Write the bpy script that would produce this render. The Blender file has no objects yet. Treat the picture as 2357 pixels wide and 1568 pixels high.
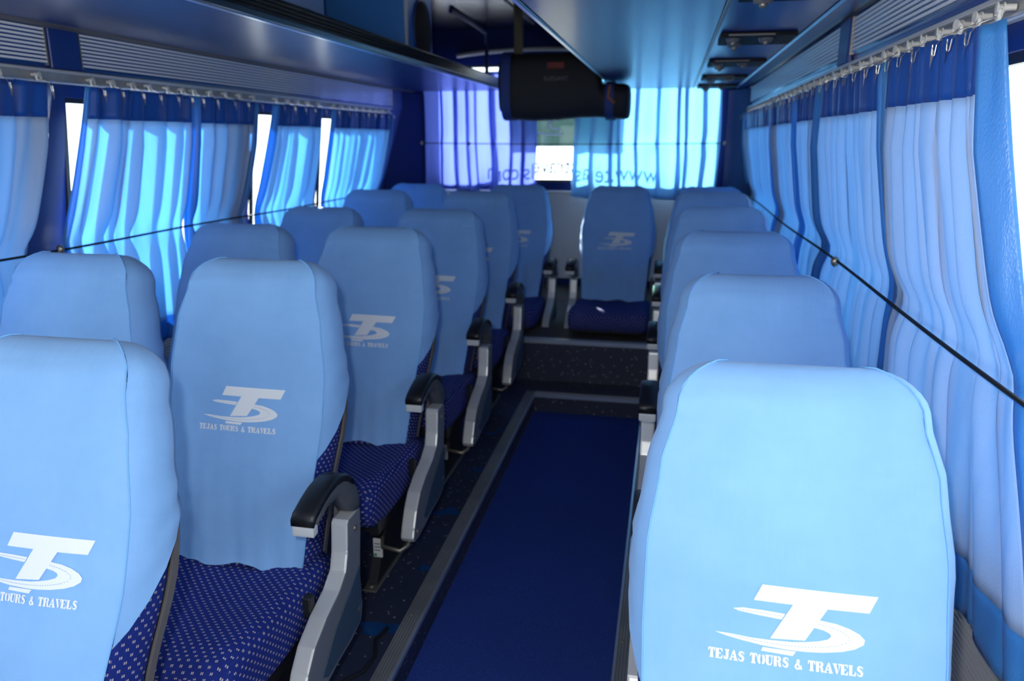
import bpy, bmesh, math, random
from mathutils import Vector, Matrix
R = random.Random(7)
SC = bpy.context.scene
COL = SC.collection

# ------------------------------------------------------------------ camera
IW, IH, FPX = 2357.0, 1568.0, 1750.0
VPX, VPY = 1548.0, 322.0                      # where the bus's long axis vanishes
CAMH = 1.5
_u, _v = VPX - IW / 2, IH / 2 - VPY
PITCH = math.atan2(_v, FPX)
YAW = math.atan2(_u * math.cos(PITCH), FPX)
cd = bpy.data.cameras.new('camera'); cam = bpy.data.objects.new('camera', cd); COL.objects.link(cam)
cd.sensor_width = 36; cd.sensor_fit = 'HORIZONTAL'; cd.lens = 36 * FPX / IW
cd.clip_start = 0.02; cd.clip_end = 300
cam.location = (0, 0, CAMH)
fw = Vector((-math.sin(YAW) * math.cos(PITCH), math.cos(YAW) * math.cos(PITCH), -math.sin(PITCH)))
cam.rotation_euler = fw.to_track_quat('-Z', 'Y').to_euler()
cd.dof.use_dof = True; cd.dof.focus_distance = 1.5; cd.dof.aperture_fstop = 3.6
SC.camera = cam

# ------------------------------------------------------------------ world, sun, flash, exposure
w = bpy.data.worlds.new('sky'); SC.world = w; w.use_nodes = True
bg = w.node_tree.nodes['Background']
bg.inputs[0].default_value = (0.86, 0.94, 1.0, 1); bg.inputs[1].default_value = 4.0
sl = bpy.data.lights.new('sun', 'SUN'); sl.energy = 40.0; sl.angle = math.radians(0.6); sl.color = (1, .96, .9)
sun = bpy.data.objects.new('sun', sl); COL.objects.link(sun)
sun.rotation_euler = Vector((0.42, -1.0, -0.45)).to_track_quat('-Z', 'Y').to_euler()
fl = bpy.data.lights.new('camera_flash', 'POINT'); fl.energy = 46.0; fl.shadow_soft_size = 0.025; fl.color = (1, .97, .93)
flash = bpy.data.objects.new('camera_flash', fl); COL.objects.link(flash); flash.location = (-0.07, -0.02, CAMH + 0.11)
vs = SC.view_settings
vs.view_transform = 'Standard'; vs.look = 'None'; vs.gamma = 1.0; vs.use_curve_mapping = False; vs.exposure = 0.0

# ------------------------------------------------------------------ materials
def N(nt, t, **kw):
    n = nt.nodes.new(t)
    for k, v in kw.items(): setattr(n, k, v)
    return n
def mat(name, col=(.5, .5, .5), rough=.5, metal=0.0, coat=0.0, spec=.5):
    m = bpy.data.materials.new(name); m.use_nodes = True
    b = m.node_tree.nodes['Principled BSDF']
    b.inputs['Base Color'].default_value = (*col, 1); b.inputs['Roughness'].default_value = rough
    b.inputs['Metallic'].default_value = metal; b.inputs['Specular IOR Level'].default_value = spec
    b.inputs['Coat Weight'].default_value = coat; b.inputs['Coat Roughness'].default_value = .22
    return m
def bsdf(m): return m.node_tree.nodes['Principled BSDF']
def noise(nt, coord, scale, detail=3, rough=.6, stretch=None):
    tc = N(nt, 'ShaderNodeTexCoord'); src = tc.outputs[coord]
    if stretch:
        mp = N(nt, 'ShaderNodeMapping'); mp.inputs['Scale'].default_value = stretch
        nt.links.new(src, mp.inputs[0]); src = mp.outputs[0]
    n = N(nt, 'ShaderNodeTexNoise'); n.inputs['Scale'].default_value = scale
    n.inputs['Detail'].default_value = detail; n.inputs['Roughness'].default_value = rough
    nt.links.new(src, n.inputs['Vector']); return n.outputs['Fac']
def vary(m, fac, c1, c2, lo=.35, hi=.65):
    nt = m.node_tree; r = N(nt, 'ShaderNodeValToRGB')
    r.color_ramp.elements[0].position = lo; r.color_ramp.elements[1].position = hi
    r.color_ramp.elements[0].color = (*c1, 1); r.color_ramp.elements[1].color = (*c2, 1)
    nt.links.new(fac, r.inputs[0]); nt.links.new(r.outputs[0], bsdf(m).inputs['Base Color']); return r
def bump(m, facs, dist=.002, strength=.5):
    nt = m.node_tree; prev = None
    for f, d, s in facs:
        b = N(nt, 'ShaderNodeBump'); b.inputs['Distance'].default_value = d; b.inputs['Strength'].default_value = s
        nt.links.new(f, b.inputs['Height'])
        if prev: nt.links.new(prev, b.inputs['Normal'])
        prev = b.outputs[0]
    nt.links.new(prev, bsdf(m).inputs['Normal'])

M = {}
# seat cover cloth
m = M['cover'] = mat('cover_cloth', (.23, .46, .80), .85, spec=.25)
bsdf(m).inputs['Sheen Weight'].default_value = .15
vary(m, noise(m.node_tree, 'Object', 6, 4), (.235, .465, .82), (.265, .505, .88))
bump(m, [(noise(m.node_tree, 'Object', 4, 2, .5, (1, 1, 3.0)), .022, .28), (noise(m.node_tree, 'Object', 5, 3, .6, (4, 1, .8)), .012, .22),
         (noise(m.node_tree, 'Object', 900, 1), .0006, .25)])
M['seam'] = mat('seam_thread', (.19, .46, .84), .9)
M['print'] = mat('white_print', (.86, .88, .9), .6)
M['print_dash'] = mat('print_dash', (.30, .42, .62), .7)
# navy upholstery with little woven dash pairs
def dashes(name, base, dark, dash, p):
    m = mat(name, base, .85, spec=.2); nt = m.node_tree; L = nt.links.new
    uv = N(nt, 'ShaderNodeUVMap'); sp = N(nt, 'ShaderNodeSeparateXYZ'); L(uv.outputs[0], sp.inputs[0])
    def mt(op, a, b=None, c=None):
        n = N(nt, 'ShaderNodeMath', operation=op)
        for i, x in enumerate((a, b, c)):
            if x is None: continue
            if isinstance(x, (int, float)): n.inputs[i].default_value = x
            else: L(x, n.inputs[i])
        return n.outputs[0]
    vv = mt('DIVIDE', sp.outputs[1], p * .5); row = mt('FLOOR', vv)
    uu = mt('ADD', mt('DIVIDE', sp.outputs[0], p), mt('MULTIPLY', mt('MODULO', row, 2.0), .5))
    fu = mt('FRACT', uu); fv = mt('FRACT', vv)
    d1 = mt('LESS_THAN', mt('ABSOLUTE', mt('SUBTRACT', mt('ABSOLUTE', mt('SUBTRACT', fu, .5)), .085)), .05)
    d2 = mt('LESS_THAN', mt('ABSOLUTE', mt('SUBTRACT', fv, .5)), .21)
    k = mt('MULTIPLY', d1, d2)
    nz = noise(nt, 'Object', 40, 2)
    cr = N(nt, 'ShaderNodeMix', data_type='RGBA'); L(nz, cr.inputs[0])
    cr.inputs[6].default_value = (*dark, 1); cr.inputs[7].default_value = (*base, 1)
    mx = N(nt, 'ShaderNodeMix', data_type='RGBA'); L(k, mx.inputs[0]); L(cr.outputs[2], mx.inputs[6])
    mx.inputs[7].default_value = (*dash, 1); L(mx.outputs[2], bsdf(m).inputs['Base Color'])
    bump(m, [(nz, .002, .3)])
    return m
M['uphol'] = dashes('navy_upholstery', (.014, .032, .24), (.009, .020, .16), (.52, .46, .44), .0225)
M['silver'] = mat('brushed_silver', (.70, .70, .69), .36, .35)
M['frameside'] = mat('darker_grey_metal', (.26, .27, .29), .4, .3)
M['grey_pl'] = mat('grey_plastic', (.10, .105, .12), .45)
M['inlay'] = mat('blue_grey_inlay', (.05, .085, .13), .45)
M['shell'] = mat('shell_plastic', (.13, .12, .12), .5)
M['black'] = mat('black_plastic', (.012, .013, .016), .42)
M['blackmatt'] = mat('matt_black_plastic', (.008, .009, .012), .7, spec=.2)
M['tip'] = mat('pale_grey_tip', (.62, .63, .64), .35)
M['steel'] = mat('dull_steel', (.30, .27, .22), .45, .8)
M['legblk'] = mat('black_steel', (.010, .011, .014), .5)
M['label'] = mat('paper_label', (.75, .75, .72), .7)
M['green'] = mat('green_print', (.03, .35, .12), .7)
# shiny blue laminate of shelves
m = M['lam'] = mat('blue_laminate', (.010, .055, .27), .42, coat=.3)
vary(m, noise(m.node_tree, 'Object', 3, 4, .6, (14, 1, 14)), (.007, .026, .125), (.011, .038, .17))
bump(m, [(noise(m.node_tree, 'Object', 10, 3, .6, (14, 1, 14)), .001, .2)])
M['bluepaint'] = mat('blue_paint', (.008, .030, .19), .35, coat=.2)
M['postblue'] = mat('matt_navy_paint', (.006, .018, .10), .7, spec=.2)
M['bluedark'] = mat('dark_blue_paint', (.006, .014, .07), .6, spec=.2)
M['box'] = mat('blue_panel', (.05, .21, .66), .35, coat=.3)
M['ceil'] = mat('dark_glossy_ceiling', (.004, .006, .014), .08, coat=.8)
M['cream'] = mat('cream_trim', (.42, .41, .37), .4)
M['rib'] = mat('grey_ribs', (.80, .80, .82), .35)
M['ribback'] = mat('rib_backing', (.010, .055, .22), .2, coat=1.0)
bsdf(M['ribback']).inputs['Coat Roughness'].default_value = .1
M['ribrear'] = mat('pale_rear_ribs', (.90, .89, .88), .4)
M['ribrearback'] = mat('rear_rib_grooves', (.34, .33, .33), .6)
M['rib2'] = mat('grey_wall_ribs', (.50, .49, .50), .5)
M['ribback2'] = mat('dark_wall', (.010, .012, .03), .6)
M['alu'] = mat('aluminium', (.62, .60, .58), .38, .35)
m = M['alustrip'] = mat('worn_aluminium', (.20, .20, .20), .45, .6)
vary(m, noise(m.node_tree, 'Object', 9, 5), (.34, .34, .345), (.48, .47, .455))
M['groove'] = mat('nosing_groove', (.20, .20, .205), .5, .4)
M['edge'] = mat('bright_edge', (.55, .62, .72), .3, .7)
M['cord'] = mat('black_cord', (.004, .005, .008), .7)
M['white_pl'] = mat('white_plastic', (.62, .60, .56), .45)
M['wire'] = mat('hook_wire', (.60, .58, .55), .35, .9)
M['tab'] = mat('pleat_tab', (.62, .55, .60), .7)
m = M['vinyl'] = mat('speckled_vinyl', (.02, .026, .055), .45)
nt = m.node_tree; vo = N(nt, 'ShaderNodeTexVoronoi'); vo.inputs['Scale'].default_value = 42
tc = N(nt, 'ShaderNodeTexCoord'); nt.links.new(tc.outputs['Object'], vo.inputs['Vector'])
vary(m, vo.outputs['Distance'], (.50, .51, .54), (.026, .033, .066), .08, .17)
rr = noise(nt, 'Object', 5, 4); bump(m, [(rr, .003, .3)])
m = M['carpet'] = mat('blue_carpet', (.006, .020, .115), .95, spec=.1)
vary(m, noise(m.node_tree, 'Object', 260, 2), (.024, .052, .24), (.036, .078, .36))
bump(m, [(noise(m.node_tree, 'Object', 500, 1), .002, .6)])
m = M['ply'] = mat('brown_board', (.075, .055, .042), .7)
vary(m, noise(m.node_tree, 'Object', 8, 4, .6, (1, 6, 1)), (.05, .037, .03), (.10, .075, .055))
M['stain'] = mat('blue_paint_spot', (.012, .10, .32), .6)
M['hook'] = mat('dull_brown_metal', (.07, .06, .045), .5, .4)
M['bag'] = mat('black_bag_cloth', (.010, .010, .012), .75)
M['strap'] = mat('blue_strap', (.014, .035, .17), .7)
M['red'] = mat('red_patch', (.16, .02, .012), .7)
M['greyprint'] = mat('grey_print', (.12, .12, .13), .7)
M['orange'] = mat('orange_tag', (.35, .11, .03), .6)
M['speaker'] = mat('speaker_grille', (.016, .013, .012), .8)
M['ground'] = mat('pale_ground', (.55, .54, .52), .9)
M['rubber'] = mat('black_rubber', (.008, .010, .014), .3)
M['textink'] = mat('sticker_ink', (.01, .07, .09), .6)
M['stickwhite'] = mat('white_sticker', (.80, .82, .80), .6)
M['brass'] = mat('brass_hook', (.45, .36, .25), .35, .8)

def cloth(name, col, trans, tcol, rough=.55, satin=0.0, streak=0.0):
    m = bpy.data.materials.new(name); m.use_nodes = True; nt = m.node_tree; L = nt.links.new
    b = bsdf(m); b.inputs['Base Color'].default_value = (*col, 1); b.inputs['Roughness'].default_value = rough
    b.inputs['Specular IOR Level'].default_value = .15 + satin; b.inputs['Sheen Weight'].default_value = .1
    t = N(nt, 'ShaderNodeBsdfTranslucent'); t.inputs[0].default_value = (*tcol, 1)
    mx = N(nt, 'ShaderNodeMixShader'); mx.inputs[0].default_value = trans
    L(b.outputs[0], mx.inputs[1]); L(t.outputs[0], mx.inputs[2]); L(mx.outputs[0], nt.nodes['Material Output'].inputs[0])
    nz = noise(nt, 'Object', 420, 1, .5, (1, 1, .35))
    bp = N(nt, 'ShaderNodeBump'); bp.inputs['Distance'].default_value = .0012; bp.inputs['Strength'].default_value = .5
    L(nz, bp.inputs['Height'])
    cz = noise(nt, 'Object', 3, 1, .5, (6, 6, .5))
    b2 = N(nt, 'ShaderNodeBump'); b2.inputs['Distance'].default_value = .02; b2.inputs['Strength'].default_value = .35
    L(cz, b2.inputs['Height']); L(bp.outputs[0], b2.inputs['Normal']); L(b2.outputs[0], b.inputs['Normal']); L(b2.outputs[0], t.inputs['Normal'])
    return m
M['cur'] = cloth('curtain_lining', (.64, .75, .87), .42, (.27, .58, .93), .7)
M['curhead'] = cloth('curtain_header_satin', (.012, .085, .40), .10, (.02, .12, .45), .45, .15)
M['curedge'] = cloth('curtain_satin', (.07, .30, .68), .30, (.06, .34, .80), .33, .4)
M['curR'] = cloth('rear_curtain_blue', (.30, .55, .86), .5, (.46, .76, .95), .65)
M['curV'] = cloth('rear_curtain_violet_blue', (.16, .26, .66), .5, (.42, .50, .94), .65)
def glass(name, tint, refl=.08):
    m = bpy.data.materials.new(name); m.use_nodes = True; nt = m.node_tree
    t = N(nt, 'ShaderNodeBsdfTransparent'); t.inputs[0].default_value = (*tint, 1)
    g = N(nt, 'ShaderNodeBsdfGlossy'); g.inputs['Roughness'].default_value = .03
    mx = N(nt, 'ShaderNodeMixShader'); mx.inputs[0].default_value = refl
    nt.links.new(t.outputs[0], mx.inputs[1]); nt.links.new(g.outputs[0], mx.inputs[2])
    nt.links.new(mx.outputs[0], nt.nodes['Material Output'].inputs[0]); return m
M['glass'] = glass('window_glass', (.93, .97, .97))
M['glassgreen'] = glass('green_tint_film', (.19, .26, .25), .04)

# ------------------------------------------------------------------ mesh helpers
def ob(name, me, mats, parent=None, loc=(0, 0, 0), rot=None, smooth=False):
    if not isinstance(mats, (list, tuple)): mats = [mats]
    if not me.materials:
        for k in mats: me.materials.append(M[k] if isinstance(k, str) else k)
    o = bpy.data.objects.new(name, me); COL.objects.link(o); o.location = loc
    if rot: o.rotation_euler = rot
    if parent: o.parent = parent
    if smooth: me.polygons.foreach_set('use_smooth', [True] * len(me.polygons)); me.update()
    return o
def bmesh_me(bm, name='m', bev=0, seg=1):
    if bev:
        bmesh.ops.bevel(bm, geom=list(bm.edges), offset=bev, segments=seg, affect='EDGES', profile=.7)
    me = bpy.data.meshes.new(name); bm.normal_update(); bm.to_mesh(me); bm.free(); return me
def addbox(bm, x0, x1, y0, y1, z0, z1):
    v = [bm.verts.new(p) for p in ((x0, y0, z0), (x1, y0, z0), (x1, y1, z0), (x0, y1, z0), (x0, y0, z1), (x1, y0, z1), (x1, y1, z1), (x0, y1, z1))]
    for f in ((0, 3, 2, 1), (4, 5, 6, 7), (0, 1, 5, 4), (1, 2, 6, 5), (2, 3, 7, 6), (3, 0, 4, 7)): bm.faces.new([v[i] for i in f])
def boxme(x0, x1, y0, y1, z0, z1, bev=0, seg=1):
    bm = bmesh.new(); addbox(bm, x0, x1, y0, y1, z0, z1); return bmesh_me(bm, bev=bev, seg=seg)
def prism(poly, axis, a, b, bev=0, seg=1):
    """extrude a 2D polygon along an axis: axis 'x' -> (y,z), 'y' -> (x,z), 'z' -> (x,y)"""
    bm = bmesh.new()
    def P(p, t): return {'x': (t, p[0], p[1]), 'y': (p[0], t, p[1]), 'z': (p[0], p[1], t)}[axis]
    A = [bm.verts.new(P(p, a)) for p in poly]; B = [bm.verts.new(P(p, b)) for p in poly]
    n = len(poly); bm.faces.new(A); bm.faces.new(B[::-1])
    for i in range(n): bm.faces.new((A[i], B[i], B[(i + 1) % n], A[(i + 1) % n]))
    bmesh.ops.recalc_face_normals(bm, faces=bm.faces)
    return bmesh_me(bm, bev=bev, seg=seg)
def addtube(bm, pts, r, n=8, caps=True):
    pts = [Vector(p) for p in pts]; rings = []
    for i, p in enumerate(pts):
        d = (pts[min(i + 1, len(pts) - 1)] - pts[max(i - 1, 0)]).normalized()
        up = Vector((0, 0, 1)) if abs(d.z) < .9 else Vector((1, 0, 0))
        a = d.cross(up).normalized(); b = a.cross(d)
        rr_ = r[i] if isinstance(r, (list, tuple)) else r
        rings.append([bm.verts.new(p + (a * math.cos(2 * math.pi * k / n) + b * math.sin(2 * math.pi * k / n)) * rr_) for k in range(n)])
    for A, B in zip(rings, rings[1:]):
        for k in range(n): bm.faces.new((A[k], A[(k + 1) % n], B[(k + 1) % n], B[k]))
    if caps: bm.faces.new(rings[0][::-1]); bm.faces.new(rings[-1])
def tubeme(pts, r, n=8):
    bm = bmesh.new(); addtube(bm, pts, r, n); bmesh.ops.recalc_face_normals(bm, faces=bm.faces); return bmesh_me(bm)
def gridme(rows, close=False, uvs=None):
    """rows: list of lists of points"""
    V = [p for r in rows for p in r]; n = len(rows[0]); F = []
    for i in range(len(rows) - 1):
        for j in range(n if close else n - 1):
            F.append((i * n + j, i * n + (j + 1) % n, (i + 1) * n + (j + 1) % n, (i + 1) * n + j))
    me = bpy.data.meshes.new('g'); me.from_pydata(V, [], F); me.update(); return me
def boxuv(me):
    uv = me.uv_layers.new(name='UVMap')
    for p in me.polygons:
        n = p.normal
        ax = max(range(3), key=lambda i: abs(n[i]))
        for li in p.loop_indices:
            c = me.vertices[me.loops[li].vertex_index].co
            uv.data[li].uv = {0: (c.y, c.z), 1: (c.x, c.z), 2: (c.x, c.y)}[ax]
def tag(o, label, cat, group=None, kind=None):
    o['label'] = label
    if cat: o['category'] = cat
    if group: o['group'] = group
    if kind: o['kind'] = kind
    return o
def struct(name, me, mats, label, cat, **k):
    o = ob(name, me, mats, **k); tag(o, label, cat, kind='structure'); return o
def empty(name, loc, label, cat, group=None, kind=None):
    o = bpy.data.objects.new(name, None); COL.objects.link(o); o.location = loc; o.empty_display_size = .05
    return tag(o, label, cat, group, kind)
def lerp(a, b, t): return a + (b - a) * t
def pw(pts, s):
    if s <= pts[0][0]: return pts[0][1]
    for (a, va), (b, vb) in zip(pts, pts[1:]):
        if s <= b:
            t = (s - a) / (b - a); t = t * t * (3 - 2 * t) if len(pts) > 2 else t
            return va + (vb - va) * t
    return pts[-1][1]

XL, XR, XC = -2.09, 0.545, -0.775           # side walls at rail height
YB = 6.25                                    # rear wall
YF = -1.6                                    # front of the bus
ZC = 2.34
def fz(y): return 0.025 * (y - 1.65)         # the platform rises slightly towards the rear
def wallx(side, z):                          # side -1 left, +1 right ; wall leans in towards the roof
    d = 1.3175 + max(0.0, min(1.75 - z, .62)) * .16
    return XC + side * d
# ------------------------------------------------------------------ setting: ground, floor
struct('floor', boxme(-60, 60, -60, 60, -1.25, -1.2), 'ground', 'pale sunlit ground outside the bus', 'ground')
bpy.data.objects['floor'].name = 'outside_ground'
def slope(x0, x1, y0, y1, dz, th=.05):
    bm = bmesh.new()
    v = [bm.verts.new(p) for p in ((x0, y0, fz(y0) + dz - th), (x1, y0, fz(y0) + dz - th), (x1, y1, fz(y1) + dz - th), (x0, y1, fz(y1) + dz - th),
                                   (x0, y0, fz(y0) + dz), (x1, y0, fz(y0) + dz), (x1, y1, fz(y1) + dz), (x0, y1, fz(y1) + dz))]
    for f in ((0, 3, 2, 1), (4, 5, 6, 7), (0, 1, 5, 4), (1, 2, 6, 5), (2, 3, 7, 6), (3, 0, 4, 7)): bm.faces.new([v[i] for i in f])
    return bmesh_me(bm)
NX0, NX1 = -0.715, -0.085                    # edges of the sunken aisle
YE = 4.16                                    # end of the sunken aisle
YS = 4.42                                    # second step
struct('floor', slope(-2.25, NX0 - .002, YF, YS, 0, .14), 'vinyl', 'dark speckled vinyl seat platform on the paired-seat side', 'floor')
struct('floor_platform', slope(NX1 + .002, .72, YF, YS, 0, .14), 'vinyl', 'dark speckled vinyl seat platform on the single-seat side', 'floor')
struct('floor_aisle_end', slope(NX0, NX1, YE, YS, 0, .14), 'vinyl', 'dark vinyl landing between the two steps', 'floor')
struct('floor_aisle', slope(NX0, NX1, YF, YE - .004, -.105, .04), 'carpet', 'deep blue carpet in the sunken aisle', 'carpet')
# nosings
def nosing(name, x0, x1, y0, y1, label, axis):
    r = empty(name, (0, 0, 0), label, 'trim', kind='structure')
    if axis == 'y':
        a = slope(x0, x1, y0, y1, .006, .012); ob('tread_strip', a, 'alustrip', r)
        s = -1 if x0 < -.4 else 1
        e = x1 if s < 0 else x0
        ob('bright_lip', slope(e - .004, e + .004, y0, y1, .007, .014), 'edge', r)
        for k in range(5):
            xx = lerp(x0, x1, (k + .8) / 6.2)
            ob('groove', slope(xx - .0015, xx + .0015, y0, y1, .0068, .004), 'groove', r)
        for k in range(9):
            yy = .9 + k * .38
            if yy < y1:
                bm = bmesh.new(); bmesh.ops.create_cone(bm, segments=10, radius1=.005, radius2=.004, depth=.003, cap_ends=True)
                ob('screw', bmesh_me(bm), 'steel', r, ((x0 + x1) / 2 - .008, yy, fz(yy) + .0085))
    return r
nosing('trim_1', NX0 - .052, NX0 + .004, YF, YE + .03, 'worn aluminium nosing along the sunken aisle, paired-seat side', 'y')
nosing('trim_2', NX1 - .004, NX1 + .05, YF, YE + .03, 'aluminium nosing along the sunken aisle, single-seat side', 'y')
t3 = empty('trim_3', (0, 0, 0), 'bright aluminium nosing across the end of the sunken aisle', 'trim', kind='structure')
ob('tread_strip', boxme(NX0 + .005, NX1 - .005, YE - .008, YE + .034, fz(YE) - .006, fz(YE) + .008, .002), 'alu', t3)
ob('bright_lip', boxme(NX0 + .005, NX1 - .005, YE - .012, YE - .0085, fz(YE) - .014, fz(YE) + .009), 'edge', t3)
struct('trim_4', boxme(NX0 + .001, NX1 - .001, YE - .002, YE, fz(YE) - .14, fz(YE) - .007), 'vinyl', 'speckled vinyl riser at the aisle end', 'step')
ZS = fz(YS) + .255
struct('floor_rear', boxme(-2.25, .72, YS, YB, ZS - .1, ZS), 'ply', 'brown board floor under the rear seats', 'floor')
struct('trim_5', boxme(-2.25, .72, YS - .012, YS - .0005, fz(YS), ZS - .001), 'vinyl', 'tall speckled vinyl step riser in front of the rear seats', 'step')
t6 = empty('trim_6', (0, 0, 0), 'pale metal nosing along the top of the rear step', 'trim', kind='structure')
ob('tread_strip', boxme(-.86, .05, YS - .016, YS + .03, ZS + .0005, ZS + .007, .002), 'alu', t6)
ob('bright_lip', boxme(-.86, .05, YS - .02, YS - .0125, ZS - .02, ZS + .008, .002), 'edge', t6)
for i, (x, y, r1, r2) in enumerate(((-.84, 1.96, .05, .034), (-.775, 1.97, .03, .024), (-.79, 2.31, .028, .02), (-.815, 2.72, .045, .03), (-.86, 2.70, .03, .02), (-.80, 3.12, .03, .025), (-.83, 3.54, .035, .02), (-.79, 3.60, .03, .02))):
    pts = []
    for k in range(22):
        a = 2 * math.pi * k / 22; q = 1 + .22 * math.sin(3 * a + i) + .12 * math.sin(5 * a + 2 * i)
        pts.append((x + r1 * q * math.cos(a), y + r2 * q * math.sin(a)))
    bm = bmesh.new(); vs_ = [bm.verts.new((p[0], p[1], fz(p[1]) + .0018)) for p in pts]; bm.faces.new(vs_)
    bmesh.ops.solidify(bm, geom=bm.faces[:], thickness=.0012)
    tag(ob('paint_spot', bmesh_me(bm), 'stain'), 'bright blue paint spot %s, %s row ahead of the rear seats' % (('against the seat leg', 'close to the aisle nosing', 'small and alone', 'wide, by the nosing', 'tucked under the seat', 'alone by the nosing', 'beside the seat leg', 'small, by the nosing')[i], ('third', 'third', 'third', 'second', 'second', 'second', 'first', 'first')[i]), 'paint spot', 'paint spots on the platform')

# ------------------------------------------------------------------ side walls with window openings
WZ0, WZ1 = .80, 1.645
winsL = [(-1.2, -.15), (.1, 1.0), (1.15, 2.2), (2.44, 3.42), (3.72, 4.46), (4.52, 5.5)]
winsR = [(-1.2, -.15), (.1, .95), (1.1, 2.0), (2.12, 2.98), (3.12, 4.2), (4.4, 5.5)]
winno = 1
def wall_side(side, wins, name, label):
    global winno
    r = empty(name, (0, 0, 0), label, 'wall', kind='structure')
    th = .05
    def piece(nm, y0, y1, z0, z1, mt):
        zs = [z0] + [z for z in (1.13, 1.75) if z0 < z < z1] + [z1]
        bm = bmesh.new(); A = []; B = []
        for y, L_ in ((y0, A), (y1, B)):
            for z in zs: L_.append(bm.verts.new((wallx(side, z), y, z)))
            for z in reversed(zs): L_.append(bm.verts.new((wallx(side, z) + side * th, y, z)))
        bm.faces.new(A); bm.faces.new(B[::-1]); n = len(A)
        for i in range(n): bm.faces.new((A[i], B[i], B[(i + 1) % n], A[(i + 1) % n]))
        bmesh.ops.recalc_face_normals(bm, faces=bm.faces)
        ob(nm, bmesh_me(bm), mt, r)
    piece('lower_panel', YF, YB, -.3, WZ0, 'ribback2')
    piece('upper_panel', YF, YB, WZ1, ZC, 'bluepaint')
    ys = [YF] + [v for w_ in wins for v in w_] + [YB]
    for a, b in zip(ys[::2], ys[1::2]): piece('pillar', a, b, WZ0, WZ1, 'bluepaint')
    for a, b in wins:
        x0, x1 = wallx(side, WZ0) + side * .03, wallx(side, WZ1) + side * .03
        wd = empty('window_%d' % winno, (0, 0, 0), 'bright side window %d of the %s wall' % (winno, 'paired-seat side' if side < 0 else 'single-seat side'), 'window', kind='structure')
        idx = wins.index((a, b)); order = ('rearmost', 'second from the rear', 'third from the rear', 'fourth from the rear', 'fifth from the rear', 'foremost')[len(wins) - 1 - idx]
        wd['label'] = 'side window behind the curtains, %s on the %s' % (order, 'paired-seat side' if side < 0 else 'single-seat side')
        winno += 1
        bm = bmesh.new()
        q = [(x0, a, WZ0), (x0, b, WZ0), (x1, b, WZ1), (x1, a, WZ1)]
        A = [bm.verts.new(p) for p in q]; B = [bm.verts.new((p[0] + side * .005, p[1], p[2])) for p in q]
        bm.faces.new(A); bm.faces.new(B[::-1])
        for i in range(4): bm.faces.new((A[i], B[i], B[(i + 1) % 4], A[(i + 1) % 4]))
        bmesh.ops.recalc_face_normals(bm, faces=bm.faces); ob('pane', bmesh_me(bm), 'glass', wd)
        fr = .018
        for nm, y0, y1, z0, z1 in (('frame_bar', a, b, WZ0, WZ0 + fr), ('frame_bar', a, b, WZ1 - fr, WZ1), ('frame_bar', a, a + fr, WZ0 + fr, WZ1 - fr), ('frame_bar', b - fr, b, WZ0 + fr, WZ1 - fr)):
            bm = bmesh.new(); pts = []
            for y in (y0, y1):
                for z in (z0, z1):
                    for dx in (.012, .028): pts.append(bm.verts.new((lerp(wallx(side, WZ0), wallx(side, WZ1), (z - WZ0) / (WZ1 - WZ0)) + side * dx, y, z)))
            bmesh.ops.convex_hull(bm, input=pts); ob(nm, bmesh_me(bm), 'black', wd)
    return r
wall_side(-1, winsL, 'wall_left', 'dark blue window wall behind the paired seats')
wall_side(1, winsR, 'wall_right', 'dark blue window wall behind the single seats')

# lower wall ribs
def ribset(name, label, mats, slats, parent_kind='structure'):
    r = empty(name, (0, 0, 0), label, 'wall panel', kind='structure'); return r
pr = ribset('trim_7', 'dark wall panel with grey ribs below the single-side windows', None, None)
xw = wallx(1, .6)
for k in range(46):
    z = .20 + k * .0128
    ob('slat', boxme(xw - .006, xw - .001, .3, 6.2, z, z + .0072), 'rib2', pr)
pl = ribset('trim_8', 'dark wall panel with grey ribs below the paired-side windows', None, None)
bm = bmesh.new(); xw = wallx(-1, .6)
for k in range(46): addbox(bm, xw + .001, xw + .006, .3, 6.2, .20 + k * .0128, .2072 + k * .0128)
o = ob('ribs', bmesh_me(bm), 'rib2', pl); o['kind'] = 'stuff'

# ------------------------------------------------------------------ ribbed panels and rails above the windows
def rib_panel(name, side, y0, y1, z0, z1, n, label):
    r = empty(name, (0, 0, 0), label, 'panel', kind='structure')
    x = wallx(side, 1.8)
    f = lambda a, b: (min(a, b), max(a, b))
    a, b = f(x - side * .001, x - side * .007); ob('backing', boxme(a, b, y0, y1, z0 - .008, z1 + .004), 'ribback', r)
    p = (z1 - z0) / n
    a, b = f(x - side * .0075, x - side * .011)
    me = boxme(a, b, y0 + .006, y1 - .006, 0, p * .55); me.materials.append(M['rib'])
    for k in range(n): ob('slat', me, 'rib', r, (0, 0, z0 + k * p))
    a, b = f(x - side * .0075, x - side * .013)
    for y in (y0, y1 - .006): ob('end_strip', boxme(a, b, y, y + .006, z0 - .008, z1 + .002), 'steel', r)
    return r
rib_panel('trim_9', -1, YF, 2.36, 1.752, 1.868, 9, 'grey ribbed panel ahead of the blue post, paired-seat side')
rib_panel('trim_10', -1, 2.51, 5.70, 1.752, 1.868, 9, 'long glossy ribbed panel above the windows, paired-seat side')
rib_panel('trim_11', 1, YF, 2.70, 1.765, 1.868, 8, 'grey ribbed panel ahead of the blue post, single-seat side')
rib_panel('trim_12', 1, 2.86, 5.95, 1.765, 1.868, 8, 'long glossy ribbed panel above the windows, single-seat side')
def post(name, side, y0, y1, label):
    x = wallx(side, 1.8); a, b = sorted((x - side * .001, x - side * .018))
    struct(name, boxme(a, b, y0, y1, 1.735, 1.869, .003), 'bluepaint', label, 'post')
post('trim_13', -1, 2.365, 2.505, 'blue post between ribbed panels, paired-seat side')
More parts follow.
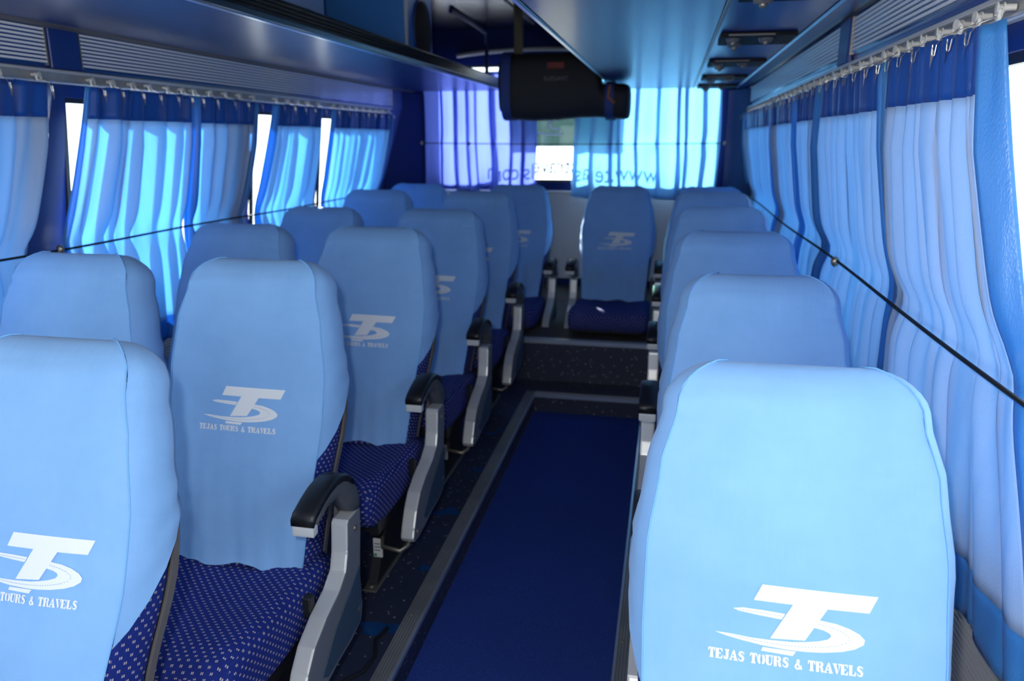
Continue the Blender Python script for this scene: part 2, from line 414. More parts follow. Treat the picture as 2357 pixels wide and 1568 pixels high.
post('trim_14', 1, 2.705, 2.855, 'blue post between ribbed panels, single-seat side')
RAILX = {-1: XL + .05, 1: XR - .055}
def rail(name, side, y0, y1, label):
    r = empty(name, (0, 0, 0), label, 'curtain rail', kind='structure')
    x = wallx(side, 1.71)
    a, b = sorted((x - side * .0005, x - side * .012)); ob('back_strip', boxme(a, b, y0, y1, 1.688, 1.735, .002), 'alustrip', r)
    a, b = sorted((x - side * .0125, x - side * .03)); ob('track', boxme(a, b, y0, y1, 1.722, 1.732, .002), 'alu', r)
    a, b = sorted((x - side * .0125, x - side * .026)); ob('track_lip', boxme(a, b, y0, y1, 1.689, 1.695, .001), 'edge', r)
    return r
rail('trim_15', -1, YF, 5.66, 'aluminium curtain rail above the paired-side windows')
rail('trim_16', 1, YF, 5.95, 'aluminium curtain rail above the single-side windows')

# ------------------------------------------------------------------ overhead shelves
ZSH = 1.872
s = empty('luggage_shelf', (-1.7, 2, ZSH), 'glossy blue luggage shelf with black rubber lip over the paired seats', 'shelf')
def part(name, me, mt, p, **k):
    o = ob(name, me, mt, **k); o.parent = p; o.matrix_parent_inverse = Matrix.Translation(-Vector(p.location)); return o
part('shelf_board', boxme(-2.03, -1.305, YF, 6.09, ZSH, ZSH + .02, .002), 'lam', s)
cv = [(wallx(-1, 1.86) + .003, ZSH - .006)] + [(-2.075 + .05 * k / 6 + .012, ZSH - .006 + .0065 * (k / 6)) for k in range(1, 7)] + [(-2.005, ZSH + .019), (wallx(-1, 1.9) + .003, ZSH + .019)]
part('cove', prism([(-2.088, ZSH - .004), (-2.06, ZSH - .010), (-2.033, ZSH - .003), (-2.031, ZSH + .015), (-2.088, ZSH + .015)], 'y', YF, 6.1), 'shell', s)
lip = [(-1.304, ZSH - .002), (-1.292, ZSH - .006), (-1.276, ZSH - .004), (-1.270, ZSH + .01)]
for k in range(4):
    z = ZSH + .012 + k * .013; lip += [(-1.268, z), (-1.268, z + .009), (-1.274, z + .0105)]
lip += [(-1.27, ZSH + .066), (-1.28, ZSH + .072), (-1.304, ZSH + .07)]
part('rubber_lip', prism(lip, 'y', YF, 6.12), 'rubber', s)
part('edge_strip', boxme(-1.303, -1.288, YF, 6.09, ZSH - .0085, ZSH - .0055), 'edge', s)
part('end_bracket', boxme(-1.33, -1.262, 6.092, 6.105, ZSH - .012, ZSH + .08, .004), 'cream', s)
s2 = empty('luggage_shelf', (0, 2, ZSH), 'wide glossy blue luggage shelf with bright edge over the single seats', 'shelf')
part('shelf_board', boxme(-.432, .128, YF, 6.09, ZSH, ZSH + .02, .002), 'lam', s2)
part('front_edge', boxme(-.452, -.4325, YF, 6.09, ZSH - .004, ZSH + .07, .003), 'rubber', s2)
part('edge_strip', boxme(-.446, -.434, YF, 6.09, ZSH - .0075, ZSH - .0045), 'edge', s2)
part('seam_strip', boxme(.1285, .139, YF, 6.09, ZSH - .004, ZSH + .015, .001), 'steel', s2)
s3 = empty('service_panel', (.3, 2, ZSH), 'blue overhead service panel carrying black reading light consoles', 'panel')
part('panel_board', boxme(.14, .435, YF, 6.09, ZSH + .004, ZSH + .02, .002), 'bluepaint', s3)
part('side_rail', boxme(.436, .50, YF, 6.09, ZSH - .006, ZSH + .02, .006), 'bluepaint', s3)
part('dark_gap', boxme(.501, .522, YF, 6.09, ZSH + .004, ZSH + .02), 'rubber', s3)
for k, yc in enumerate((2.17, 3.17, 4.13, 5.07, 5.85)):
    c = empty('reading_console', (.28, yc, ZSH + .004), '', 'console', 'overhead consoles on the single-seat side')
    c['label'] = 'black overhead console with two round nozzles, %s from the rear window' % ('fifth', 'fourth', 'third', 'second', 'first')[k]
    part('housing', boxme(.155, .42, yc - .14, yc + .14, ZSH - .012, ZSH + .003, .006, 2), 'blackmatt', c)
    part('bright_strip', boxme(.18, .34, yc - .144, yc - .1415, ZSH - .010, ZSH - .004), 'shell', c)
    for xx, yy in ((.20, yc - .08), (.315, yc - .08), (.215, yc + .08)):
        bm = bmesh.new()
        bmesh.ops.create_cone(bm, segments=20, radius1=.022, radius2=.028, depth=.014, cap_ends=True)
        nz_ = part('nozzle', bmesh_me(bm), 'grey_pl', c, loc=(xx, yy, ZSH - .0195))
        bm = bmesh.new(); bmesh.ops.create_uvsphere(bm, u_segments=14, v_segments=8, radius=.011)
        o = ob('nozzle_ball', bmesh_me(bm), 'steel', nz_, (0, 0, -.008), smooth=True)

# boxes on the paired-side shelf : speaker boxes
def speaker_box(yc, x1, label, grille):
    e = empty('speaker_box', (-1.6, yc, ZSH + .0205), label, 'speaker box', 'blue speaker boxes on the shelf')
    part('cabinet', boxme(-2.0, x1, yc - .22, yc + .22, ZSH + .021, ZC - .012, .012, 2), 'box', e)
    part('corner_strip', boxme(x1 - .012, x1 + .006, yc - .232, yc - .222, ZSH + .021, ZC - .02, .002), 'edge', e)
    part('door_panel', boxme(-1.93, x1 - .05, yc - .228, yc - .2205, ZSH + .05, ZC - .05, .004), 'box', e)
    if grille:
        bm = bmesh.new(); bmesh.ops.create_uvsphere(bm, u_segments=28, v_segments=14, radius=1)
        bmesh.ops.scale(bm, vec=(.02, .15, .16), verts=bm.verts)
        g = part('grille', bmesh_me(bm), 'speaker', e, loc=(x1 + .003, yc + .02, ZSH + .21), smooth=True)
        bm = bmesh.new(); n = 30; A = []
        for k in range(n + 1):
            a = 2 * math.pi * k / n; A.append((x1 + .004, yc + .02 + .155 * math.cos(a), ZSH + .21 + .165 * math.sin(a)))
        part('grille_ring', tubeme(A, .007, 6), 'bluepaint', e)
speaker_box(4.32, -1.40, 'blue speaker box with oval black grille on the luggage shelf', True)
speaker_box(3.35, -1.62, 'plain blue cabinet on the luggage shelf ahead of the oval speaker', False)

# ------------------------------------------------------------------ ceiling, rear wall, front wall
struct('ceiling', boxme(-2.12, .57, YF, YB, ZC, ZC + .05), 'ceil', 'dark mirror-glossy bus ceiling between the shelves', 'ceiling')
for i, x in enumerate((-1.06, -.66)):
    struct('trim_%d' % (17 + i), boxme(x - .006, x + .006, YF, 6.0, ZC - .008, ZC - .0005, .002), 'bluedark', 'thin dark strip along the glossy ceiling, %s side' % ('paired-seat' if i == 0 else 'single-seat'), 'trim')
rw = empty('wall_rear', (0, 0, 0), 'dark blue rear wall around the curtained rear window', 'wall', kind='structure')
RX0, RX1, RZ0, RZ1 = -1.92, .30, 1.165, 2.08
for nm, a, b, c, d in (('pillar', -2.26, RX0, -.1, ZC), ('pillar', RX1, .72, -.1, ZC), ('lower_panel', RX0, RX1, -.1, RZ0), ('header', RX0, RX1, RZ1, ZC)):
    ob(nm, boxme(a, b, YB, YB + .06, c, d), 'postblue', rw)
# slanted corner posts between side wall and rear window
for sd, xa, xb in ((-1, wallx(-1, 1.2) + .002, -1.99), (1, wallx(1, 1.2) - .002, .40)):
    x2 = xa + sd * -.0
    poly = [(xa, 5.72), (xb, YB - .06), (xb, YB - .002), (xa, YB - .002)]
    struct('trim_%d' % (20 + sd), prism(poly, 'z', .3, ZSH - .015), 'postblue', 'dark blue corner post at the rear, %s side' % ('paired-seat' if sd < 0 else 'single-seat'), 'post')
wn = empty('window_%d' % winno, (0, 0, 0), 'rear window with green tint film and mirrored lettering', 'window', kind='structure')
ob('pane', boxme(RX0, RX1, YB + .03, YB + .035, RZ0, RZ1), 'glass', wn)
ob('tint_film', boxme(-1.32, -.42, YB + .026, YB + .0285, 1.448, 1.99), 'glassgreen', wn)
ob('frame_bar', boxme(RX0, RX1, YB + .01, YB + .045, RZ0, RZ0 + .022, .003), 'black', wn)
ob('frame_bar', boxme(RX0, RX1, YB + .01, YB + .045, RZ1 - .02, RZ1, .003), 'black', wn)
# mirrored web address on the rear glass, written to be read from outside
def text_me(body, size, extrude=.0006):
    cu = bpy.data.curves.new('txt', 'FONT'); cu.body = body; cu.size = size; cu.extrude = extrude; cu.align_x = 'CENTER'; cu.resolution_u = 3
    to = bpy.data.objects.new('txt', cu); COL.objects.link(to)
    dg = bpy.context.evaluated_depsgraph_get(); me = bpy.data.meshes.new_from_object(to.evaluated_get(dg))
    bpy.data.objects.remove(to); return me
lm = text_me('www.tejastravels.com', .17); lw = max(v.co.x for v in lm.vertices) - min(v.co.x for v in lm.vertices)
lo_ = ob('lettering', lm, 'textink', wn, (-.833, YB + .0265, 1.235), (math.pi / 2, 0, math.pi)); lo_.scale = (1.35 / lw, 1.1, 1)
def road_strokes(parent):
    bm = bmesh.new()
    def st(pts, w_):
        n = len(pts)
        for i in range(n - 1):
            (x0, z0), (x1, z1) = pts[i], pts[i + 1]; d = Vector((x1 - x0, z1 - z0)); d.normalize(); nx, nz = -d.y * w_ / 2, d.x * w_ / 2
            addv = [bm.verts.new(p) for p in ((x0 + nx, 0, z0 + nz), (x1 + nx, 0, z1 + nz), (x1 - nx, 0, z1 - nz), (x0 - nx, 0, z0 - nz))]
            bm.faces.new(addv)
    st([(-.93, 1.655), (-.98, 1.63), (-.99, 1.61), (-.95, 1.585), (-.885, 1.578)], .018)
    st([(-1.08, 1.557), (-1.0, 1.545), (-.9, 1.543), (-.86, 1.55)], .016)
    st([(-1.085, 1.645), (-1.04, 1.66)], .016)
    ob('white_mark', bmesh_me(bm), 'stickwhite', parent, (0, YB + .0245, 0))
road_strokes(wn)
pz = empty('trim_22', (0, 0, 0), 'grey ribbed panel below the rear window', 'wall panel', kind='structure')
ob('backing', boxme(-1.98, .36, YB - .012, YB - .001, .38, 1.085), 'ribrearback', pz)
bm = bmesh.new()
for k in range(36): addbox(bm, -1.97, .35, YB - .019, YB - .0125, .39 + k * .0192, .39 + k * .0192 + .0105)
o = ob('ribs', bmesh_me(bm), 'ribrear', pz); o['kind'] = 'stuff'
ob('top_cap', boxme(-1.98, .36, YB - .03, YB - .001, 1.0855, 1.10, .002), 'ribrear', pz)
# front wall with windscreen
fwall = empty('wall_front', (0, 0, 0), 'front wall of the bus around the windscreen', 'wall', kind='structure')
for a, b, c, d in ((-2.3, -2.0, -.3, ZC), (.5, .76, -.3, ZC), (-2.0, .5, -.3, .8), (-2.0, .5, 1.95, ZC)):
    ob('panel', boxme(a, b, YF - .06, YF - .001, c, d), 'bluepaint', fwall)
w2 = empty('window_%d' % (winno + 1), (0, 0, 0), 'windscreen at the front of the bus', 'window', kind='structure')
ob('pane', boxme(-2.0, .5, YF - .035, YF - .03, .8, 1.95), 'glass', w2)
# arch trim, cable conduit on the rear bulkhead
arch = []
for k in range(15):
    t = k / 14; x = lerp(-1.72, -.42, t); arch.append((x, YB - .02, 2.10 + .085 * math.sin(math.pi * (.12 + .76 * t)) ** .6 ))
struct('trim_23', tubeme(arch, .016, 8), 'cream', 'cream arched trim on the bulkhead above the rear window', 'trim')
struct('trim_24', tubeme([(-1.475, 5.2, ZC - .015), (-1.475, 5.75, ZC - .016), (-1.455, 6.1, 2.30), (-1.462, 6.17, 2.22), (-1.465, 6.18, 1.9)], .016, 8), 'bluedark', 'dark conduit running from the ceiling down the rear bulkhead', 'conduit')

# ------------------------------------------------------------------ curtains
class Pleats:
    """irregular rounded pleats with sharp valleys between them"""
    def __init__(self, n, rnd, ov=.15, soft=0.0):
        self.ov = ov; self.soft = soft
        w_ = [rnd.uniform(.45, 1.6) for _ in range(n)]; t = sum(w_); self.b = [0.0]
        for k in w_: self.b.append(self.b[-1] + k / t)
        self.b[-1] = 1.0; self.n = n
        self.a = [rnd.uniform(.6, 1.25) for _ in range(n)]; self.p = [rnd.uniform(0, 6.28) for _ in range(n)]
        self.q = [rnd.uniform(-.35, .35) for _ in range(n)]
    def __call__(self, u, v):
        i = 0
        while i < self.n - 1 and u > self.b[i + 1]: i += 1
        w_ = self.b[i + 1] - self.b[i]; t = min(1, max(0, (u - self.b[i]) / w_))
        s_ = math.sin(math.pi * t)
        f = self.a[i] * lerp(s_ ** .65, s_ * s_, self.soft) + s_ * (.20 * math.sin(4 * math.pi * t + self.p[i] + 2.5 * v) + .12 * math.sin(2 * math.pi * t * 3 + self.p[i] * 2 - 2 * v))
        dy = w_ * (-self.ov * math.sin(2 * math.pi * t) + self.q[i] * .5 * s_ * s_)
        return f, dy, i
GL_ME = {}
def glider_meshes():
    bm = bmesh.new(); addtube(bm, [(0, 0, 0), (-.016, 0, 0), (-.0161, 0, 0), (-.019, 0, 0), (-.0191, 0, 0), (-.026, 0, 0), (-.0261, 0, 0), (-.0285, 0, 0)],
                              [.0055, .0055, .0085, .0085, .005, .005, .0095, .0095], 12)
    bmesh.ops.recalc_face_normals(bm, faces=bm.faces); GL_ME['wheel'] = bmesh_me(bm); GL_ME['wheel'].materials.append(M['white_pl'])
    bm = bmesh.new()
    ring = [(-.0235 + 0, .012 * math.sin(a), -.008 + .010 * math.cos(a)) for a in [i * 2 * math.pi / 14 for i in range(15)]]
    addtube(bm, ring, .0042, 6); bmesh.ops.recalc_face_normals(bm, faces=bm.faces); GL_ME['ring'] = bmesh_me(bm); GL_ME['ring'].materials.append(M['white_pl'])
    bm = bmesh.new(); addtube(bm, [(-.024, .002, -.012), (-.034, .004, -.016), (-.050, .002, -.022), (-.060, 0, -.036), (-.062, 0, -.054), (-.065, 0, -.058), (-.067, 0, -.052), (-.067, .001, -.036)], .0014, 6)
    GL_ME['hook'] = bmesh_me(bm); GL_ME['hook'].materials.append(M['wire'])
    bm = bmesh.new(); vs_ = [bm.verts.new(p) for p in ((-.066, -.007, -.050), (-.069, 0, -.038), (-.066, .007, -.050), (-.067, .001, -.080))]
    bm.faces.new(vs_); bmesh.ops.solidify(bm, geom=bm.faces[:], thickness=.002); GL_ME['tab'] = bmesh_me(bm); GL_ME['tab'].materials.append(M['tab'])
glider_meshes()
def side_curtain(side, y0, y1, label, yc0=None, yc1=None, yb0=None, yb1=None, nf=7, amp=.022, seed=0, nh=6, ztop=1.687, zbot=.66, gl=True, res=14, eb=(.09, .09), head=.115):
    """curtain hung from the side rail: y0..y1 at rail, yc at the cord (z 1.13), yb at the hem"""
    yc0 = y0 if yc0 is None else yc0; yc1 = y1 if yc1 is None else yc1
    yb0 = yc0 if yb0 is None else yb0; yb1 = yc1 if yb1 is None else yb1
    rnd = random.Random(seed * 31 + 5)
    e = empty('curtain', (wallx(side, 1.7), (y0 + y1) / 2, 1.69), label, 'curtain', 'side curtains')
    nu = nf * res; ph = rnd.uniform(0, 6.28); zc = 1.13
    PL = Pleats(nf, rnd, .30 if side < 0 else .25, .9 if side < 0 else .25)
    def pt(u, v):
        z = lerp(ztop, zbot, v)
        if z > zc: t = (ztop - z) / (ztop - zc); a, b = lerp(y0, yc0, t ** 1.3), lerp(y1, yc1, t ** 1.3)
        else: t = (zc - z) / (zc - zbot); a, b = lerp(yc0, yb0, t ** .7), lerp(yc1, yb1, t ** .7)
        f, dy, i = PL(u, v)
        env = lerp(.55, 1.0, min(1, v * 5)) * (1 - .45 * math.exp(-((z - zc) / .05) ** 2))
        wd = (b - a)
        ed = min(1, u * nf * .7, (1 - u) * nf * .7)
        y = a + wd * u + env * wd * dy * ed + ed * .012 * math.sin(math.pi * u) * math.sin(v * 4.0 + 7 * u + seed)
        nrm = env * amp * (1.7 * f - .9)
        off = .032 + amp * .9 + .012 * (1 - math.exp(-((z - zc) / .07) ** 2)) * min(1, max(0, (1.68 - z) / .2))
        sag = -.007 * abs(math.sin(math.pi * nh * u)) if v < .02 else 0
        return (wallx(side, z) - side * (off + nrm), y, z + sag + .006 * math.sin(u * 9 + seed) * v + .010 * math.sin(math.pi * nf * u) * (1 if v > .97 else 0))
    hv = head / (ztop - zbot); bv = 1 - .095 / (ztop - zbot)
    us = [i / nu for i in range(nu + 1)]
    ua = [u for u in us if u <= eb[0] + 1e-9]; ub = [u for u in us if u >= 1 - eb[1] - 1e-9]
    um = [u for u in us if (not ua or u >= ua[-1]) and (not ub or u <= ub[0])]
    vh = [hv * i / 5 for i in range(6)]; vm = [lerp(hv, bv, i / 34) for i in range(35)]; vb = [lerp(bv, 1, i / 5) for i in range(6)]
    inv = Matrix.Translation(-Vector(e.location))
    def sheet(nm, uu, vv, mt):
        if len(uu) < 2: return
        o = ob(nm, gridme([[pt(u, v) for u in uu] for v in vv]), mt, e, smooth=True); o.matrix_parent_inverse = inv
        md = o.modifiers.new('thickness', 'SOLIDIFY'); md.thickness = .0012; md.offset = 0
    sheet('header_band', um, vh, 'curhead')
    sheet('lining', um, vm, 'cur')
    sheet('hem_band', um, vb, 'curedge')
    vall = vh + vm[1:] + vb[1:]
    sheet('satin_border', ua, vall, 'curedge'); sheet('satin_border', ub, vall, 'curedge')
    if gl:
        for k in range(nh):
            u = (k + .35) / (nh - .3); y = lerp(y0, y1, min(u, .985)) + rnd.uniform(-.008, .008)
            x = wallx(side, 1.71) - side * .0135
            def put(nm, par, key):
                o = ob(nm, GL_ME[key], 'white_pl', par)
                return o
            g = put('glider', e, 'wheel'); g.location = Vector((x, y, 1.7085)) - Vector(e.location)
            if side < 0: g.rotation_euler = (0, 0, math.pi)
            g.rotation_euler.z += rnd.uniform(-.25, .25)
            put('glider_eye', g, 'ring'); put('hook', g, 'hook')
            if nh > 4: put('pleat_tab', g, 'tab')
    return e
RS, PS = 'single-seat side', 'paired-seat side'
# single-seat side (right)
side_curtain(1, 1.43, 2.115, 'pale blue curtain with wide satin borders, fifth from the rear on the ' + RS, 1.34, 2.125, 1.05, 2.08, nf=10, amp=.025, seed=1, nh=7, res=18, eb=(.05, .07))
side_curtain(1, 2.13, 2.985, 'pale blue curtain with satin borders, fourth from the rear on the ' + RS, 2.13, 3.03, 2.09, 3.0, nf=10, amp=.025, seed=2, nh=7, eb=(.05, .11))
side_curtain(1, 3.0, 3.56, 'pale blue curtain, third from the rear on the ' + RS, 3.04, 3.62, nf=9, amp=.017, seed=3, nh=5, eb=(.08, .14))
side_curtain(1, 3.62, 4.40, 'pale blue curtain, second from the rear on the ' + RS, 3.64, 4.41, nf=9, amp=.018, seed=4, nh=6, eb=(.05, .12))
side_curtain(1, 4.45, 5.92, 'pale blue curtain at the rear corner of the ' + RS, nf=12, amp=.022, seed=5, nh=9, eb=(.03, .04))
# paired-seat side (left)
side_curtain(-1, 1.45, 2.335, 'mid blue curtain ahead of the first window pillar on the ' + PS, 1.45, 2.21, 1.45, 2.16, nf=6, amp=.034, seed=6, nh=6, eb=(.04, .07))
side_curtain(-1, 2.485, 3.105, 'broad mid blue curtain just behind the first window pillar on the ' + PS, 2.37, 3.08, 2.4, 3.05, nf=7, amp=.032, seed=7, nh=6, eb=(.04, .06))
side_curtain(-1, 3.11, 3.68, 'mid blue curtain against the second window pillar on the ' + PS, 3.09, 3.57, nf=6, amp=.032, seed=8, nh=5, eb=(.08, .10))
side_curtain(-1, 3.83, 4.43, 'mid blue curtain between two bright window slits on the ' + PS, 3.70, 4.40, nf=5, amp=.032, seed=9, nh=5, eb=(.05, .05))
side_curtain(-1, 4.56, 5.60, 'mid blue curtain at the rear corner of the ' + PS, 4.50, 5.45, nf=9, amp=.03, seed=10, nh=9, eb=(.05, .05))

# rear curtains
def rear_curtain(x0, x1, xc0, xc1, mt, label, seed, nf, amp, zb):
    rnd = random.Random(seed); ph = rnd.uniform(0, 6)
    e = empty('rear_curtain', ((x0 + x1) / 2, YB - .06, 2.02), label, 'curtain', 'rear window curtains')
    ztop, zc = 2.02, 1.47; PL = Pleats(nf, rnd, .34, .8)
    hemr = [rnd.uniform(-.05, .05) for _ in range(nf + 3)]
    def pt(u, v):
        k = u * (nf + 1); i = int(k); hw_ = lerp(hemr[i], hemr[i + 1], k - i)
        z = lerp(ztop, zb + hw_, v)
        t = min(1, max(0, (ztop - z) / (ztop - zc))); a, b = lerp(x0, xc0, t), lerp(x1, xc1, t)
        f, dx, i = PL(u, v)
        x = a + (b - a) * u + (b - a) * dx + .012 * math.sin(5 * v + 6 * u) * v
        env = 1 - .5 * math.exp(-((z - zc) / .05) ** 2)
        return (x, YB - .072 - env * amp * (1.6 * f - .8) + (.03 * (v - .6) * math.sin(9 * v + 12 * u) if v > .6 else 0), z)
    nu = nf * 14
    o = ob('cloth', gridme([[pt(i / nu, j / 44) for i in range(nu + 1)] for j in range(45)]), mt, e, smooth=True)
    o.matrix_parent_inverse = Matrix.Translation(-Vector(e.location))
    md = o.modifiers.new('thickness', 'SOLIDIFY'); md.thickness = .0012; md.offset = 0
    o = ob('hem_roll', tubeme([pt(i / nu, 1) for i in range(0, nu + 1, 2)], .010, 6), mt, e, smooth=True)
    o.matrix_parent_inverse = Matrix.Translation(-Vector(e.location))
rear_curtain(-1.98, -1.09, -1.97, -1.075, 'curV', 'violet blue curtain on the paired-seat half of the rear window', 21, 8, .03, 1.13)
rear_curtain(-.74, .33, -.745, .34, 'curR', 'bright sky blue curtain on the single-seat half of the rear window', 33, 9, .03, 1.10)

def cord(pts, label, knots=()):
    e = empty('elastic_cord', pts[0], label, 'cord', 'curtain cords')
    inv = Matrix.Translation(-Vector(pts[0]))
    o = ob('cord', tubeme(pts, .0042, 6), 'cord', e); o.matrix_parent_inverse = inv
    for k in knots:
        bm = bmesh.new(); bmesh.ops.create_uvsphere(bm, u_segments=12, v_segments=8, radius=.014)
        bmesh.ops.scale(bm, vec=(1, .8, 1.2), verts=bm.verts)
        o = ob('cord_hook', bmesh_me(bm), 'brass', e, k, smooth=True); o.matrix_parent_inverse = inv
cx = lambda sd, z: wallx(sd, z) - sd * .096
cord([(cx(1, 1.1), y, 1.118 - .010 * math.sin(max(0, (y - .4)) / 2.3 * math.pi) ** 2) for y in [.3 + .2 * i for i in range(29)]], 'thin black cord holding the curtains on the ' + RS, [(cx(1, 1.1) - .005, 2.63, 1.115)])
cord([(wallx(-1, 1.13) + .112, y, 1.132 - .006 * math.sin(y * 2) ** 2) for y in [.3 + .2 * i for i in range(27)]], 'thin black cord holding the curtains on the ' + PS, [(wallx(-1, 1.13) + .116, 2.28, 1.13)])
cord([(lerp(-2.0, .39, i / 12), YB - .128, 1.475 - .008 * math.sin(math.pi * i / 12)) for i in range(13)], 'thin black cord across the rear window curtains', [(-2.0, YB - .128, 1.475), (-1.60, YB - .137, 1.47), (.39, YB - .128, 1.475)])

# ------------------------------------------------------------------ seats
LB = .828
def wS(s): return pw([(-.1, .203), (0, .207), (.25, .224), (.5, .240), (.62, .243), (.78, .228), (.9, .205), (1.0, .192)], s)
def dfS(s): return pw([(-.1, .004), (0, 0), (.22, -.014), (.5, 0), (.8, -.010), (1, .004)], s)
def tS(s): return pw([(-.1, .10), (0, .11), (.5, .115), (.8, .105), (1, .09)], s)
def sec(s, r):
    """width, front depth, thickness at normalised height; the top rounds over (r = 0..1 at the very top)"""
    w_, d, t = wS(s), dfS(s), tS(s)
    if r > 0:
        c = math.sqrt(max(0, 1 - r * r)); w_ -= (1 - c) * .075; d += (1 - c) * t * .46; t *= .08 + .92 * c
    return w_, d, t
S1 = .92
def levels(n0, n1, s0=0.0):
    L = [(lerp(s0, S1, i / n0), 0.0) for i in range(n0 + 1)]
    L += [(lerp(S1, 1.0, math.sin(math.pi / 2 * i / n1)), math.sin(math.pi / 2 * i / n1)) for i in range(1, n1 + 1)]
    return L
SEAM = .925
def seamS(s): return pw([(0, .985), (.28, .97), (.46, .94), (.62, .925), (1, .905)], s)
def front_pt(xn, s, r=0, off=0.0, wr=0.0):
    w_, d, t = sec(s, r); x = xn * seamS(s) * w_
    dd = d - .016 * (1 - xn * xn) * (1 - r) - off
    if wr:
        lo = max(0, 1 - s / .45)
        dd -= .012 * lo * min(1, lo * 4)
        dd += wr * (.0055 * lo * math.sin(xn * 9 + 1.5) + .003 * lo * math.sin(xn * 23 + s * 7) + .0018 * math.sin(8 * s + 3 * xn))
        hi = math.exp(-((s - .9) / .05) ** 2)
        dd += wr * hi * .0026 * math.sin(s * 150 + 9 * abs(xn) + 2 * xn) * abs(xn) ** 4 + wr * .0035 * math.exp(-((s - .84 - .04 * xn) / .012) ** 2) * max(0, xn - .25) ** 1.5
    return (x, dd, s * LB)
GS = [(SEAM, 0.0), (.965, .13), (.99, .36), (1.0, .62), (.985, .85), (.93, 1.0)]
def side_pts(s, r, off):
    w_, d, t = sec(s, r); out = []
    for g, k in [(seamS(s) - .03 * (1 if s < .3 else 0), 0.0)] + GS[1:]: out.append((g * w_ + off * (1 if k > .1 else .3), d + k * t + (off if k > .9 else 0)))
    return out, w_, d, t
def backrest_me():
    rows = []
    for s_, r in levels(16, 5, -.10):
        P, w_, d, t = side_pts(s_, r, 0)
        fr = [(xn * min(seamS(s_), .94) * w_, d - .016 * (1 - xn * xn) * (1 - r)) for xn in (-.9, -.6, -.3, 0, .3, .6, .9)]
        ring = fr + P + [(-x, y) for x, y in reversed(P)]
        rows.append([(x, y, s_ * LB) for x, y in ring])
    me = gridme(rows, close=True); boxuv(me); return me
def cover_front_me():
    rows = []
    for s_, r in levels(64, 8, 0.0):
        row = []
        for k in range(-16, 17):
            xn = k / 16; p = front_pt(xn, s_, r, .0065, 1)
            if s_ < .01: p = (p[0], p[1], p[2] + .006 * math.sin(xn * 8) - .012 * abs(xn) + .008)
            row.append(p)
        rows.append(row)
    return gridme(rows)
def cover_side_me():
    rows = []
    n0, n1 = 14, 7
    for j in range(n0 + n1 + 1):
        row = []
        def lev(sh):
            if j <= n0: return lerp(sh, S1, j / n0), 0.0
            a = math.pi / 2 * (j - n0) / n1; return lerp(S1, 1.0, math.sin(a)), math.sin(a)
        half = []
        for g, k in GS:
            sh = lerp(.36, .60, k); s_, r = lev(sh); w_, d, t = sec(s_, r)
            if k == 0: g = seamS(s_)
            else: g = max(g, seamS(s_) + .004)
            flare = .010 * (1 - j / n0) ** 2 * k if j < n0 else 0
            puck = .0035 * math.sin(j * 2.1 + 5 * k) * (1 if j < 6 else .3) * k
            half.append((g * w_ + .0065 + flare + puck * (0 if k < .05 else 1) - (.0055 if k < .05 else 0), d + k * t + (.0065 if k > .9 else 0) - (.0065 if k < .05 else 0), s_ * LB))
        back = []
        for xn in (.6, .3, 0):
            s_, r = lev(.60); w_, d, t = sec(s_, r); back.append((xn * w_ * .93, d + t + .0075, s_ * LB))
        row = half + back + [(-x, y, z) for x, y, z in reversed(back[:-1])] + [(-x, y, z) for x, y, z in reversed(half)]
        rows.append(row)
    return gridme([r[::-1] for r in rows])
def seam_me():
    bm = bmesh.new()
    for sg in (-1, 1):
        pts = []
        for s_, r in levels(22, 6, 0.02):
            p = front_pt(sg, s_, r, .0075, 1); pts.append((p[0] + sg * .0008, p[1], p[2] + (0.002 if r > .9 else 0)))
        addtube(bm, pts, .0016, 5)
    bmesh.ops.recalc_face_normals(bm, faces=bm.faces); return bmesh_me(bm)
def shell_me():
    rows = []
    for s_ in [lerp(-.12, .66, i / 14) for i in range(15)]:
        w_, d, t = sec(s_, 0); k = pw([(-.12, .98), (.5, 1.0), (.62, .97), (.66, .90)], s_); w_ = w_ * k + .001
        ring = [(-w_, d + t * .93), (-w_, d + t + .010), (-w_ * .9, d + t + .020), (0, d + t + .024), (w_ * .9, d + t + .020), (w_, d + t + .010), (w_, d + t * .93), (w_ - .006, d + t * .93), (w_ - .010, d + t + .006), (0, d + t + .010), (-w_ + .010, d + t + .006), (-w_ + .006, d + t * .93)]
        rows.append([(x, y, s_ * LB) for x, y in ring])
    return gridme([r for r in rows], close=True)
